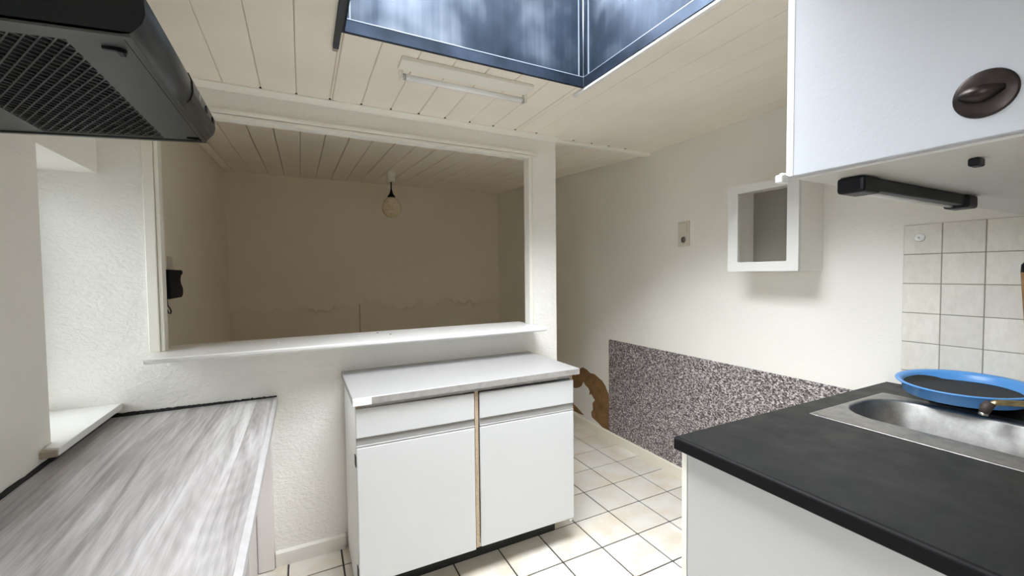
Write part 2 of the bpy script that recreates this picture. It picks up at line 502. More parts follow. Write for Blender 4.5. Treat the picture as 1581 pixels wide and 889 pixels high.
wl = bm_new()
box(wl, -1.05, XL, YB, W2[0], 0, ZC+0.03)
box(wl, -1.05, XL, W2[1], NY0, 0, ZC+0.03)
box(wl, -1.05, XL, W2[0], W2[1], 0, W2[2])
box(wl, -1.05, XL, W2[0], W2[1], W2[3], ZC+0.03)
box(wl, -1.05, XL, NY0, YP, NZ1, ZC+0.03)
box(wl, -1.05, XL, NY0, YP, 0, NZ0)
struct('wall_left', wl, M_WALLL, 'white plastered kitchen wall with a window niche at left', 'wall')
struct('wall_rear', bx(-1.05, XR+0.1, YB-0.1, YB, 0, ZC+0.03), M_WALLL, 'plain white kitchen wall behind the viewer', 'wall')
wall_r = struct('wall_right', bx(XR, XR+0.1, YB-0.1, YF+0.1, 0, 2.55), M_WALLR, 'white woodchip wall running along the right side of both rooms', 'wall')
struct('wall_far', bx(-1.05, XR, YF, YF+0.1, 0, 2.55), M_FARW, 'far beige wall of the back room with damp tide marks', 'wall')
struct('wall_back_room', bx(-1.05, XLB, YPB, YF, 0, 2.55), M_WALLB, 'left wall of the dim back room', 'wall')

# partition with the serving hatch
OX0, OX1, OZ0, OZ1 = -0.528, 1.226, 1.020, 2.040
PX1 = 1.409
wp = bm_new()
box(wp, -1.05, OX0, YP, YPB, 0, ZC+0.02)
box(wp, OX1, PX1, YP, YPB, 0, ZC+0.02)
box(wp, OX0, OX1, YP, YPB, 0, OZ0)
box(wp, OX0, OX1, YP, YPB, OZ1, ZC+0.02)
wall_p = struct('wall_partition', wp, M_WALL, 'rough white partition wall with a wide serving hatch', 'wall')

# hatch lining and casing
hf = thing('trim_1', 'white painted wooden casing around the serving hatch', 'trim', (0.35, YP, OZ0), kind='structure')
obj('casing_side', bx(-0.566, OX0-0.002, YP-0.012, YP+0.004, 1.0405, 2.035, bevel=0.003), M_TRIM, hf)
obj('lining_side', bx(OX0, OX0+0.013, YP-0.006, YPB+0.004, 1.0405, 2.030, bevel=0.002), M_TRIM, hf)
obj('casing_side', bx(OX1+0.012, OX1+0.022, YP-0.008, YP+0.004, 1.0405, 2.035, bevel=0.003), M_TRIM, hf)
obj('lining_side', bx(OX1-0.013, OX1+0.008, YP-0.014, YPB+0.004, 1.0405, 2.035, bevel=0.002), M_TRIM, hf)
obj('casing_head', bx(-0.566, OX1+0.05, YP-0.016, YP+0.004, 2.049, 2.068, bevel=0.003), M_TRIM, hf)
obj('lining_head', bx(OX0+0.013, OX1+0.012, YP-0.010, YPB+0.004, 2.030, 2.046, bevel=0.002), M_TRIM, hf)

# serving sill
SZ = 1.040
sp = [(2.008, SZ-0.004), (2.012, SZ), (2.356, SZ), (2.356, SZ-0.024), (2.030, SZ-0.024), (2.010, SZ-0.014)]
sill = thing('trim_2', 'glossy white serving sill projecting from the hatch over the base cabinet', 'sill', (0.35, 2.1, SZ-0.024), kind='structure')
obj('sill_board', prism(bm_new(), sp, 'X', -0.541, 1.232, 0), M_SILL, sill)
bmr = bm_new()
for a, b, c, d in ((0.775, 0.872, 2.044, 2.047), (0.775, 0.872, 2.088, 2.091), (0.775, 0.778, 2.047, 2.088), (0.869, 0.872, 2.047, 2.088)):
    box(bmr, a, b, c, d, SZ, SZ+0.0012)
obj('catch_plate', bmr, mat('catch_grey', (0.5, 0.5, 0.5), 0.5), sill)
for (x, y) in ((0.252, 2.233), (-0.106, 2.191), (0.4, 2.197), (0.349, 2.281)):
    obj('screw_cap', lathe(bm_new(), [(0.006, 0), (0.006, 0.0015), (0.003, 0.002)], 10, (x, y, SZ)), M_SOCK if x > 0.3 else M_WHITE, sill)

# ceiling of the kitchen: tongue-and-groove boards under a slab with the skylight cut out
cb = bm_new()
Z0, Z1 = ZC+0.011, ZC+0.06
box(cb, -1.05, SKX0-0.012, YB-0.1, YPB, Z0, Z1)
box(cb, SKX1+0.012, XR+0.1, YB-0.1, YPB, Z0, Z1)
box(cb, SKX0-0.012, SKX1+0.012, SKY1+0.012, YPB, Z0, Z1)
box(cb, SKX0-0.012, SKX1+0.012, YB-0.1, SKY0-0.012, Z0, Z1)
ceil = struct('ceiling', cb, M_GAP, 'cream painted board ceiling of the kitchen around the skylight', 'ceiling')
PW = 0.1395
def plank(x0, x1, y0, y1, z=ZC):
    bm = bm_new()
    v = 0.0035 if x0 < 1.1 else 0.0012
    pts = [(x0+0.0008, z+0.011), (x0+0.0008, z+v), (x0+v, z), (x1-v, z), (x1-0.0008, z+v), (x1-0.0008, z+0.011)]
    prism(bm, pts, 'Y', y0, y1)
    return bm
k = -5
while True:
    x0, x1 = -0.003 + k*PW, -0.003 + (k+1)*PW
    if x0 > XR: break
    x0c, x1c = max(x0, XL-0.005), min(x1, XR)
    k += 1
    if x1c - x0c < 0.01: continue
    segs = []
    if x1c > SKX0 and x0c < SKX1:
        # boards that run into the skylight opening
        if x0c < SKX0: obj('ceiling_board', plank(x0c, SKX0, YB, YP+0.02), M_CEIL, ceil); x0c = SKX0
        if x1c > SKX1: obj('ceiling_board', plank(SKX1, x1c, YB, YP+0.02), M_CEIL, ceil); x1c = SKX1
        obj('ceiling_board', plank(x0c, x1c, SKY1, YP+0.02), M_CEIL, ceil)
        obj('ceiling_board', plank(x0c, x1c, YB, SKY0), M_CEIL, ceil)
    else:
        obj('ceiling_board', plank(x0c, x1c, YB, YP+0.02), M_CEIL, ceil)

hole_me = mesh_of('joint_hole', bx(-0.005, 0.005, -0.005, 0.005, -0.0012, 0.004), M_DARK)
for k in range(-1, 15):
    inst('joint_hole', hole_me, ceil, (-0.003 + k*PW, YP-0.0385 if k < 10 else YP-0.017, ZC))

# back-room ceiling: boards rising towards the far wall
SL = 0.0655
def zb(y): return 2.167 + SL*(y-2.23)
cb2 = bm_new()
ya, yb_ = YP+0.02, YF+0.05
prism(cb2, [(ya, zb(ya)+0.013), (yb_, zb(yb_)+0.013), (yb_, zb(yb_)+0.06), (ya, zb(ya)+0.06)], 'X', -1.05, XR+0.05)
ceil2 = struct('ceiling', cb2, M_GAP, 'cream board ceiling of the back room rising towards its far wall', 'ceiling')
k = -5
while True:
    x0, x1 = 0.01 + k*PW, 0.01 + (k+1)*PW
    if x0 > XR: break
    k += 1
    x0c, x1c = max(x0, XLB), min(x1, XR)
    if x1c - x0c < 0.01: continue
    bm = bm_new()
    g = random.choice((0.001, 0.002, 0.0035))
    v = 0.004
    pts = [(x0c+g, 0.013), (x0c+g, v), (x0c+g+v, 0), (x1c-g-v, 0), (x1c-g, v), (x1c-g, 0.013)]
    prism(bm, pts, 'Y', ya, YF)
    for q in bm.verts: q.co.z += zb(q.co.y)
    obj('ceiling_board', bm, M_CEIL, ceil2)

# mouldings where ceiling meets partition
cove = [(YP-0.034, ZC), (YP-0.034, ZC-0.006), (YP-0.006, ZC-0.024), (YP, ZC-0.024), (YP, ZC)]
tag(obj('trim_3', prism(bm_new(), cove, 'X', XL, PX1+0.002), M_TRIM), 'cream moulding between board ceiling and partition wall', 'trim', kind='structure')
cove2 = [(YP-0.012, ZC), (YP-0.012, ZC-0.014), (YP-0.004, ZC-0.020), (YP+0.03, ZC-0.020), (YP+0.03, ZC)]
tag(obj('trim_4', prism(bm_new(), cove2, 'X', PX1+0.003, XR), M_TRIM), 'thin cream batten across the ceiling over the open passage', 'trim', kind='structure')

# baseboards
bb = [(0, 0), (0.013, 0), (0.013, 0.062), (0.006, 0.070), (0, 0.070)]
tag(obj('baseboard_right', prism(bm_new(), [(XR-a, b) for a, b in bb], 'Y', 0.85, 4.69), M_BASE), 'cream baseboard along the right wall below the granite panel', 'baseboard', kind='structure')
tag(obj('baseboard_partition', prism(bm_new(), [(YP-a*1.2, b) for a, b in bb], 'X', -0.143, 0.158), M_BASEW), 'short white baseboard on the partition left of the base cabinet', 'baseboard', kind='structure')

# window in the niche
w1 = thing('window_1', 'narrow white window deep in the niche at the left', 'window', (-0.97, (NY0+YP)/2, NZ0), kind='structure')
fz0, fz1 = 0.845, NZ1
obj('window_frame', bx(-1.0, -0.95, NY0, NY0+0.05, fz0, fz1), M_SILL, w1)
obj('window_frame', bx(-1.0, -0.95, YP-0.05, YP, fz0, fz1), M_SILL, w1)
obj('window_frame', bx(-1.0, -0.95, NY0+0.05, YP-0.05, fz0, fz0+0.05), M_SILL, w1)
obj('window_frame', bx(-1.0, -0.95, NY0+0.05, YP-0.05, fz1-0.05, fz1), M_SILL, w1)
obj('pane', bx(-0.979, -0.973, NY0+0.05, YP-0.05, fz0+0.05, fz1-0.05), m_glass('dimming_pane', (0.55, 0.56, 0.56)), w1)  # pane tinted grey to cut the daylight entering the niche
w2 = thing('added_window', 'added out-of-view white window in the left wall, lighting the right wall', 'window', (-0.97, (W2[0]+W2[1])/2, W2[2]), kind='structure')
for (a, b, c, d) in ((W2[0], W2[0]+0.05, W2[2], W2[3]), (W2[1]-0.05, W2[1], W2[2], W2[3]), ((W2[0]+W2[1])/2-0.03, (W2[0]+W2[1])/2+0.03, W2[2], W2[3]), (W2[0], W2[1], W2[2], W2[2]+0.05), (W2[0], W2[1], W2[3]-0.05, W2[3])):
    obj('window_frame', bx(-1.0, -0.95, a, b, c, d), M_SILL, w2)
for (a, b) in ((W2[0]+0.05, (W2[0]+W2[1])/2-0.03), ((W2[0]+W2[1])/2+0.03, W2[1]-0.05)):
    obj('pane', bx(-0.979, -0.973, a, b, W2[2]+0.05, W2[3]-0.05), M_GLASS, w2)

# niche sill board with its raw sawn end
ws = thing('window_sill', 'white wooden window sill with a raw sawn end in the niche at left', 'window sill', (-0.75, 1.95, 0.824))
spf = bm_new()
prism(spf, [(-0.94, 1.770), (XL+0.002, 1.770), (XL+0.002, 1.722), (-0.660, 1.700), (-0.660, YP-0.001), (-0.94, YP-0.001)], 'Z', 0.820, 0.844, 0.002)
obj('board', spf, M_SILL, ws)
obj('sawn_end', bx(XL+0.001, -0.664, 1.698, 1.722, 0.818, 0.838, bevel=0.002), M_RAWWOOD, ws)

# ------------------------------------------------------------------ skylight
sk = thing('skylight', 'open skylight shaft lined with dark blue metal in the ceiling', 'skylight', ((SKX0+SKX1)/2, (SKY0+SKY1)/2, ZC))
e = 0.008
zs, zf = ZC-0.002, ZC+0.040
def hexa(p):
    bm = bm_new(); v = [bm.verts.new(c) for c in p]
    for q in ((3, 2, 1, 0), (4, 5, 6, 7), (0, 1, 5, 4), (1, 2, 6, 5), (2, 3, 7, 6), (3, 0, 4, 7)): bm.faces.new([v[i] for i in q])
    bmesh.ops.recalc_face_normals(bm, faces=bm.faces)
    return bm
ax, bx1, ay, by = SKX0-0.003, SKX1+0.003, SKY0-0.003, SKY1+0.003
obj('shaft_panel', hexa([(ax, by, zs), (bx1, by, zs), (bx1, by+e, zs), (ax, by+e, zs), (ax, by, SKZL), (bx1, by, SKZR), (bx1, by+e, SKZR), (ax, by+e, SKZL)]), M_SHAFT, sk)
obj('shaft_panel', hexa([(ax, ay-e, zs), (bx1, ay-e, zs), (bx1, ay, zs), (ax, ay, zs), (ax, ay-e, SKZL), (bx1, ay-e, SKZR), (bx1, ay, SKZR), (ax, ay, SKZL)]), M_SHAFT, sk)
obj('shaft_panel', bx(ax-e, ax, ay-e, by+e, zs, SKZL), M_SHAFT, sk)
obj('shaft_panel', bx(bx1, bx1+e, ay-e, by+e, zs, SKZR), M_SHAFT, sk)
for (a, b, c, d) in ((SKX0, SKX1, SKY1-0.002, SKY1+0.003), (SKX0, SKX1, SKY0-0.003, SKY0+0.002)):
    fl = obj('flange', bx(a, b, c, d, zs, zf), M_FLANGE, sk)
    obj('flange_lip', bx(a, b, c-0.001, d, zf, zf+0.003), M_PLATE, fl)
for (a, b) in ((SKX0-0.003, SKX0+0.002), (SKX1-0.002, SKX1+0.003)):
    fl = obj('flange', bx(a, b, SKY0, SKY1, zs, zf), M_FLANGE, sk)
    obj('flange_lip', bx(a, b, SKY0, SKY1, zf, zf+0.002), M_PLATE, fl)
for x in (SKX1-0.026,):
    obj('seam', bx(x, x+0.004, SKY1-0.0005, SKY1+0.003, zf-0.004, SKZR-0.02), M_PLATE, sk)
obj('seam', bx(SKX1-0.0005, SKX1+0.003, SKY1-0.036, SKY1-0.032, zf-0.008, SKZR-0.02), M_PLATE, sk)
obj('seam', bx(SKX0+0.018, SKX0+0.022, SKY1-0.0005, SKY1+0.003, zf-0.004, SKZL), M_PLATE, sk)
for x in (SKX1-0.001,):
    obj('corner_bead', tube(bm_new(), [(x, SKY1-0.001, zs), (x, SKY1-0.001, SKZR-0.02)], 0.0025, 8), M_PLATE, sk)
obj('pane', hexa([(ax-e, ay-e, SKZL), (bx1+e, ay-e, SKZR), (bx1+e, by+e, SKZR), (ax-e, by+e, SKZL), (ax-e, ay-e, SKZL+0.006), (bx1+e, ay-e, SKZR+0.006), (bx1+e, by+e, SKZR+0.006), (ax-e, by+e, SKZL+0.006)]), M_GLASS, sk)
obj('edge_rail', bx(0.118, 0.138, SKY0-0.1, 1.640, ZC-0.014, ZC-0.0005, bevel=0.002), M_RUBBER_SHADE, sk)  # left rail coloured dark in place of the trim's shadowed side
obj('edge_rail', bx(1.139, 1.156, SKY0-0.1, 1.618, ZC-0.013, ZC-0.0005, bevel=0.002), M_SILL, sk)
obj('rail_clip', bx(0.119, 0.137, 1.640, 1.668, ZC-0.010, ZC-0.0005, bevel=0.002), M_RAWWOOD, sk)

# ------------------------------------------------------------------ base cabinet by the partition
bc = thing('base_cabinet', 'white two-door base cabinet with two drawers and grey top under the hatch', 'cabinet', (0.675, 1.93, 0))
CX0, CX1 = 0.170, 1.184
CF = 1.686                                 # front of the fronts
carc = bm_new()
box(carc, CX0, CX0+0.016, CF+0.019, 2.172, 0.02, 0.846)
obj('side_panel', carc, M_WHITE, bc)
obj('side_edge', bx(CX0+0.0005, CX0+0.0155, CF+0.012, CF+0.019, 0.06, 0.846), M_CHIP, bc)
obj('side_panel', bx(CX1-0.016, CX1, CF+0.019, 2.172, 0.10, 0.846), M_WHITE, bc)
obj('side_edge', bx(CX1-0.0155, CX1-0.0005, CF+0.012, CF+0.019, 0.115, 0.846), M_CHIP, bc)
obj('bottom_panel', bx(CX0+0.016, CX1-0.016, CF+0.03, 2.172, 0.115, 0.131), M_WHITE, bc)
obj('back_panel', bx(CX0+0.016, CX1-0.016, 2.160, 2.170, 0.131, 0.846), M_WHITE, bc)
obj('divider', bx(0.662, 0.678, CF+0.006, 2.160, 0.131, 0.858), M_CHIP, bc)
obj('top_rail', bx(CX0+0.016, CX1-0.0165, CF+0.004, CF+0.03, 0.833, 0.847), M_EDGE, bc)
tp = obj('top', bx(0.160, 1.209, 1.672, 2.1865, 0.849, 0.878, bevel=0.0015, seg=1), M_CABTOP, bc)
obj('front_edging', bx(0.228, 1.2085, 1.6695, 1.672, 0.8495, 0.876), M_EDGE, tp)
obj('corner_cap', bx(0.158, 0.228, 1.6685, 1.6725, 0.848, 0.8765, bevel=0.001, seg=1), M_WHITE, tp)
obj('side_edging', bx(0.1585, 0.160, 1.6725, 2.186, 0.8495, 0.8765), mat('edge_side_grey', (0.36, 0.35, 0.34), 0.6, var=0.3, vscale=30), tp)
M_DOORW = mat('cabinet_front_white', (0.635, 0.645, 0.655), 0.3, var=0.015, vscale=3)
def front(name, x0, x1, z0, z1, skew):
    bm = bx(x0, x1, CF, CF+0.0115, z0, z1, bevel=0.004)
    for v in bm.verts: v.co.z += skew*(x1 + 0.0 - v.co.x)
    return obj(name, bm, M_DOORW, bc)
for (x0, x1, dz) in ((0.1695, 0.659, 0.006), (0.683, 1.183, 0.0)):
    dr = front('drawer', x0, x1, 0.705+dz, 0.821+dz, 0.010)
    db = bx(x0+0.012, x1-0.012, CF+0.0125, 2.05, 0.722, 0.80)
    obj('drawer_box', db, M_WHITE, dr)
    gr = bm_new()
    prism(gr, [(CF+0.004, 0.6685+dz), (CF+0.001, 0.6695+dz), (CF+0.001, 0.673+dz), (CF+0.0045, 0.676+dz), (CF+0.0085, 0.7045+dz), (CF+0.0118, 0.7045+dz), (CF+0.0118, 0.6685+dz)], 'X', x0, x1)
    for v in gr.verts: v.co.z += 0.010*(x1-v.co.x)
    d = front('door', x0, x1, 0.126+dz*0, 0.668+dz, 0.010)
    obj('grip_rail', gr, M_ALU, d)
for (z, x) in ((0.62, CX0-0.0035), (0.17, CX0-0.0035), (0.165, CX1+0.0005)):
    obj('hinge', bx(x, x+0.003, CF+0.013, CF+0.05, z-0.02, z+0.02), M_BLACKP if x < 1 else M_EDGE, bc)
obj('toe_kick', bx(CX0+0.02, 1.150, 1.815, 1.831, 0.0, 0.113), M_TOE, bc)
obj('foot', bx(1.120, 1.150, 1.833, 1.87, 0.0, 0.113), M_TOE, bc)

# ------------------------------------------------------------------ left worktop and its carcass
LZ = 0.792
lw = thing('worktop', 'grey wood-grain laminate worktop along the left wall', 'worktop', (-0.41, 1.1, LZ-0.03))
obj('board', bx(XL+0.004, -0.129, 0.05, YP-0.006, LZ-0.03, LZ), M_GWOOD, lw)
obj('edge_band', prism(bm_new(), [(-0.129, LZ-0.03), (-0.129, LZ), (-0.121, LZ-0.0006), (-0.115, LZ-0.006), (-0.115, LZ-0.03)], 'Y', 0.05, YP-0.006), M_GEDGE, lw)
def ragged(p0, p1, nrm, n, w0, w1, h0, h1):
    """black sealant bead with an uneven edge between worktop and wall"""
    bm = bm_new(); p0, p1, nrm = Vector(p0), Vector(p1), Vector(nrm)
    rows = []
    for i in range(n+1):
        t = i/n
        b = p0.lerp(p1, t)
        w = w0 + (w1-w0)*t + 0.003*mnoise.noise(Vector((i*0.9, 3.1, 0)))
        h = h0 + (h1-h0)*t + 0.004*mnoise.noise(Vector((i*0.7, 9.1, 0))) + 0.0015*random.random()
        rows.append([bm.verts.new(b + Vector((0, 0, 0.0004))), bm.verts.new(b + nrm*max(w, 0.002) + Vector((0, 0, 0.0004))), bm.verts.new(b + nrm*0.002 + Vector((0, 0, max(h, 0.002)))), bm.verts.new(b + Vector((0, 0, max(h, 0.002))))])
    for a, b in zip(rows, rows[1:]):
        for j in range(4):
            bm.faces.new((a[j], a[(j+1) % 4], b[(j+1) % 4], b[j]))
    bm.faces.new(rows[0]); bm.faces.new(rows[-1][::-1])
    bmesh.ops.recalc_face_normals(bm, faces=bm.faces)
    return bm
obj('sealant', ragged((-0.118, YP-0.0035, LZ), (XL+0.004, YP-0.0035, LZ), (0, -1, 0), 90, 0.004, 0.012, 0.006, 0.013), M_SEAL, lw)
obj('sealant', ragged((XL+0.0015, 0.05, LZ), (XL+0.0015, YP-0.004, LZ), (1, 0, 0), 80, 0.005, 0.010, 0.008, 0.011), M_SEAL, lw)

lc = thing('stove_carcass', 'white carcass with a dark open appliance bay below the left worktop', 'cabinet', (-0.45, 1.2, 0))
M_PINKW = mat('carcass_white_warm', (0.74, 0.70, 0.68), 0.5)
fx = -0.212
fr = bm_new()                              # face frame around a bay with rounded upper corners
bay = [(1.868, 0.0)] + [(1.868-0.03*(1-math.cos(a)), 0.272+0.03*math.sin(a)) for a in [i*math.pi/10 for i in range(6)]] + [(1.30+0.03*(1-math.cos(a)), 0.272+0.03*math.sin(a)) for a in [math.pi/2 - i*math.pi/10 for i in range(6)]] + [(1.30, 0.0)]
outer = [(2.150, 0.0), (2.150, LZ-0.032), (1.20, LZ-0.032), (1.20, 0.0)]
poly = [outer[0], outer[1], outer[2], outer[3]] + bay[::-1]
prism(fr, poly, 'X', fx-0.016, fx)
obj('face_frame', fr, M_PINKW, lc)
obj('bay_lining', bx(-0.66, fx-0.018, 1.872, 1.885, 0.0, 0.70), M_DARK, lc)
obj('bay_lining', bx(-0.66, fx-0.018, 1.285, 1.298, 0.0, 0.70), M_DARK, lc)
obj('bay_back', bx(-0.675, -0.662, 1.285, 1.885, 0.0, 0.70), M_DARK, lc)
obj('bay_floor', bx(-0.66, fx-0.02, 1.30, 1.87, 0.001, 0.012), M_DARK, lc)
obj('filler_board', bx(fx+0.0005, -0.146, 2.157, YP-0.001, 0.004, LZ-0.031, bevel=0.002), M_PINKW, lc)
obj('side_panel', bx(-0.69, fx-0.018, 1.20, 1.216, 0.0, LZ-0.032), M_PINKW, lc)

# ------------------------------------------------------------------ cooker hood
hd = thing('cooker_hood', 'black cooker hood with a metal grease filter on the left wall', 'cooker hood', (-0.46, 1.18, 1.737))
HY0, HY1 = 0.881, 1.479
def hz(x): return EYE + 0.387 + 0.07*(x+0.235)
hp = [(XL+0.001, hz(XL)), (-0.247, hz(-0.247)), (-0.236, hz(-0.236)+0.003), (-0.222, 1.757), (-0.217, 1.775), (-0.218, 1.800), (-0.226, 1.820), (-0.262, 1.850), (-0.40, 1.905), (XL+0.001, 1.92)]
shell = bm_new()
def hoodpart(pts, y0, y1, bm):
    def fl(y, lst): return [bm.verts.new((x, y, z)) for x, z in lst]
    a, b = fl(y0, pts), fl(y1, pts)
    n = len(pts)
    for i in range(n):
        if i == 0: continue                # bottom stays open, closed by the filter panel
        f = bm.faces.new((a[i], a[(i+1) % n], b[(i+1) % n], b[i]))
    bm.faces.new(a); bm.faces.new(b[::-1])
hoodpart(hp, HY0, HY1, shell)
bmesh.ops.recalc_face_normals(shell, faces=shell.faces)
obj('shell', shell, M_HOOD, hd)
def slab(x0, x1, y0, y1, t0, t1):
    """a slab that follows the sloping underside, t measured upward from it"""
    bm = bx(x0, x1, y0, y1, 0, 1)
    for v in bm.verts: v.co.z = hz(v.co.x) + (t0 if v.co.z < 0.5 else t1)
    return bm
# grey front lip strip of the housing
lip = bm_new()
fr_pts = hp[1:8]
la = [lip.verts.new((x+0.0012, HY0+0.001, z)) for x, z in fr_pts]
lb = [lip.verts.new((x+0.0012, HY1-0.001, z)) for x, z in fr_pts]
for i in range(len(fr_pts)-1):
    f = lip.faces.new((la[i], la[i+1], lb[i+1], lb[i])); f.smooth = True
bmesh.ops.recalc_face_normals(lip, faces=lip.faces)
bmesh.ops.solidify(lip, geom=lip.faces[:], thickness=0.001)
obj('front_lip', lip, M_HOODF, hd)
# underside frame
MX0, MX1, MY0, MY1 = -0.565, -0.328, 0.925, 1.455
und = obj('underside_panel', slab(-0.328, -0.246, HY0+0.012, HY1-0.012, 0.0, 0.004), M_HOODG, hd)
und2 = slab(XL+0.004, MX0, HY0+0.012, HY1-0.012, 0.0, 0.004)
obj('underside_panel', und2, M_HOODG, hd)
obj('underside_panel', slab(MX0, -0.326, HY0+0.012, MY0, 0.0, 0.004), M_HOODG, hd)
obj('underside_panel', slab(MX0, -0.326, MY1, HY1-0.012, 0.0, 0.004), M_HOODG, hd)
for (a, b, c, d) in ((-0.2455, -0.236, HY0, HY1), (XL+0.001, -0.2455, HY0, HY0+0.010), (XL+0.001, -0.2455, HY1-0.010, HY1)):
    obj('underside_rim', slab(a, b, c, d, -0.004, 0.004), M_HOODF, hd)
for (a, b, c, d) in ((-0.2490, -0.2462, HY0+0.010, HY1-0.010), (XL+0.004, -0.2462, HY0+0.0102, HY0+0.0128), (XL+0.004, -0.2462, HY1-0.0128, HY1-0.0102)):
    obj('panel_joint', slab(a, b, c, d, -0.0006, 0.002), M_DARK, hd)
obj('filter_backing', slab(MX0, -0.326, MY0, MY1, 0.0055, 0.010), M_DARK, hd)
# expanded-metal mesh: lozenge cells of thin bars
em = bm_new()
nx, ny = 25, 19
cx, cy = 2*(-0.328-MX0)/(nx+1), (MY1-MY0)/ny
def bar(p, q, w):
    d = (q-p); s = Vector((-d.y, d.x, 0)).normalized()*w
    c = []
    for pt, sg in ((p, 1), (p, -1), (q, -1), (q, 1)):
        w_ = pt + s*sg
        c.append(em.verts.new((w_.x, w_.y, hz(w_.x)+0.001)))
    c2 = [em.verts.new((v.co.x, v.co.y, v.co.z+0.003)) for v in c]
    em.faces.new(c); em.faces.new(c2[::-1])
    em.faces.new((c[0], c[3], c2[3], c2[0])); em.faces.new((c[1], c[2], c2[2], c2[1]))
for i in range(nx):
    for j in range(ny):
        # one lozenge hole per cell, long along y; odd rows shifted by half a cell
        x0 = MX0 + i*cx*0.5; y0 = MY0 + j*cy + (cy*0.5 if i % 2 else 0.0)
        a = Vector((x0+cx*0.5, y0, 0)); b = Vector((x0+cx, y0+cy*0.5, 0)); c = Vector((x0+cx*0.5, min(y0+cy, MY1), 0)); d = Vector((x0, y0+cy*0.5, 0))
        if y0+cy*0.5 > MY1-0.002: continue
        bar(a, b, 0.0013); bar(b, c, 0.0013); bar(c, d, 0.0013); bar(d, a, 0.0013)
tag(obj('filter_mesh', em, M_HOODG, hd), 'fine expanded metal filter mesh', kind='stuff')
for (x, y) in ((-0.265, 0.935), (-0.252, 1.443)):
    lt = bm_new()
    z = hz(x)
    box(lt, x-0.022, x+0.003, y-0.004, y+0.003, z-0.006, z-0.0005)
    box(lt, x-0.004, x+0.004, y-0.003, y+0.016, z-0.007, z-0.0005)
    box(lt, x+0.003, x+0.009, y+0.000, y+0.005, z-0.006, z-0.0005)
    obj('filter_latch', lt, M_BLACKP, hd)
# control plate at the far end of the lip
cpl = bm_new()
cpts = [(-0.2355, 1.742), (-0.219, 1.757), (-0.2135, 1.776), (-0.2145, 1.799), (-0.2215, 1.817), (-0.226, 1.815), (-0.222, 1.776), (-0.2335, 1.748)]
prism(cpl, cpts, 'Y', 1.205, 1.476)
cplo = obj('control_plate', cpl, M_HOODF, hd)
obj('plate_gap', prism(bm_new(), [(p[0]+0.0004, p[1]) for p in cpts], 'Y', 1.199, 1.205), M_BLACKP, cplo)
for y in (1.345, 1.432):
    obj('button', bx(-0.214, -0.2105, y-0.010, y+0.010, 1.779, 1.793, bevel=0.0015), M_BLACKP, cplo)
obj('symbol', bx(-0.2142, -0.2134, 1.270, 1.284, 1.785, 1.797), mat('print_grey', (0.5, 0.5, 0.5), 0.5), cplo)

# ------------------------------------------------------------------ black worktop with sink
BZ = 0.878
bw = thing('worktop', 'black laminate worktop with rounded front edge holding the steel sink', 'worktop', (1.55, 0.3, BZ-0.036))
WX0, WX1, WY0, WY1 = 0.937, XR-0.001, -0.55, 0.842
HX0, HX1, HYa, HYb = 1.500, 1.950, -0.33, 0.758        # cut-out below the sink flange
rp = [(WX0+0.012, BZ)] + [(WX0+0.008-0.008*math.sin(a), BZ-0.008+0.008*math.cos(a)) for a in [k*math.pi/10 for k in range(6)]] + [(WX0, BZ-0.033), (WX0+0.003, BZ-0.036), (WX0+0.012, BZ-0.036)]
topb = bm_new()
box(topb, WX0+0.012, HX0, WY0, WY1, BZ-0.036, BZ)
box(topb, HX1, WX1, WY0, WY1, BZ-0.036, BZ)
box(topb, HX0, HX1, HYb, WY1, BZ-0.036, BZ)
box(topb, HX0, HX1, WY0, HYa, BZ-0.036, BZ)
obj('board', topb, M_BTOP, bw)
obj('front_edge', prism(bm_new(), rp, 'Y', WY0, WY1), mat('worktop_edge_black', (0.004, 0.004, 0.0045), 0.6, spec=0.15), bw)

sc_ = thing('sink_cabinet', 'white sink base cabinet below the black worktop', 'cabinet', (1.55, 0.3, 0))
obj('end_panel', bx(0.967, XR-0.02, 0.822, 0.838, 0.0, BZ-0.037), M_WHITE, sc_)
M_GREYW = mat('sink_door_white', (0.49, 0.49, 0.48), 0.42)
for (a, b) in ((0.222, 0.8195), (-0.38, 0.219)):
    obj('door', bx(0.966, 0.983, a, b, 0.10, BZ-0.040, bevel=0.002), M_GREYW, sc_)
obj('end_panel', bx(0.985, XR-0.02, -0.40, -0.384, 0.0, BZ-0.037), M_WHITE, sc_)
obj('toe_kick', bx(1.02, 1.035, -0.38, 0.82, 0.0, 0.098), M_TOE, sc_)
obj('edge_strip', bx(0.9655, 0.967, 0.8215, 0.8385, 0.0, BZ-0.037), M_TRIM, sc_)

def rrect(x0, x1, y0, y1, r, n=8):
    pts = []
    for cx_, cy_, a0 in ((x1-r, y1-r, 0), (x0+r, y1-r, 90), (x0+r, y0+r, 180), (x1-r, y0+r, 270)):
        for i in range(n+1):
            a = math.radians(a0 + 90*i/n)
            pts.append((cx_+r*math.cos(a), cy_+r*math.sin(a)))
    return pts
def ring_loft(bm, loops):
    prev = None
    for lp, z in loops:
        cur = [bm.verts.new((x, y, z)) for x, y in lp]
        if prev:
            n = len(cur)
            for i in range(n):
                f = bm.faces.new((prev[i], prev[(i+1) % n], cur[(i+1) % n], cur[i])); f.smooth = True
        prev = cur
    return prev
sinkt = thing('sink', 'inset stainless steel sink with worn rim in the black worktop', 'sink', (1.72, 0.4, BZ-0.15))
sb = bm_new()
Fx0, Fx1, Fy0, Fy1 = 1.477, 1.970, -0.36, 0.773
B = (1.592, 1.905, 0.22, 0.752)
def outer_like(bp):
    # outer rectangle sampled so that it matches the bowl loop point by point
    n = 9; out = []
    cor = ((Fx1, Fy1), (Fx0, Fy1), (Fx0, Fy0), (Fx1, Fy0))
    return [cor[i//n] for i in range(len(bp))]
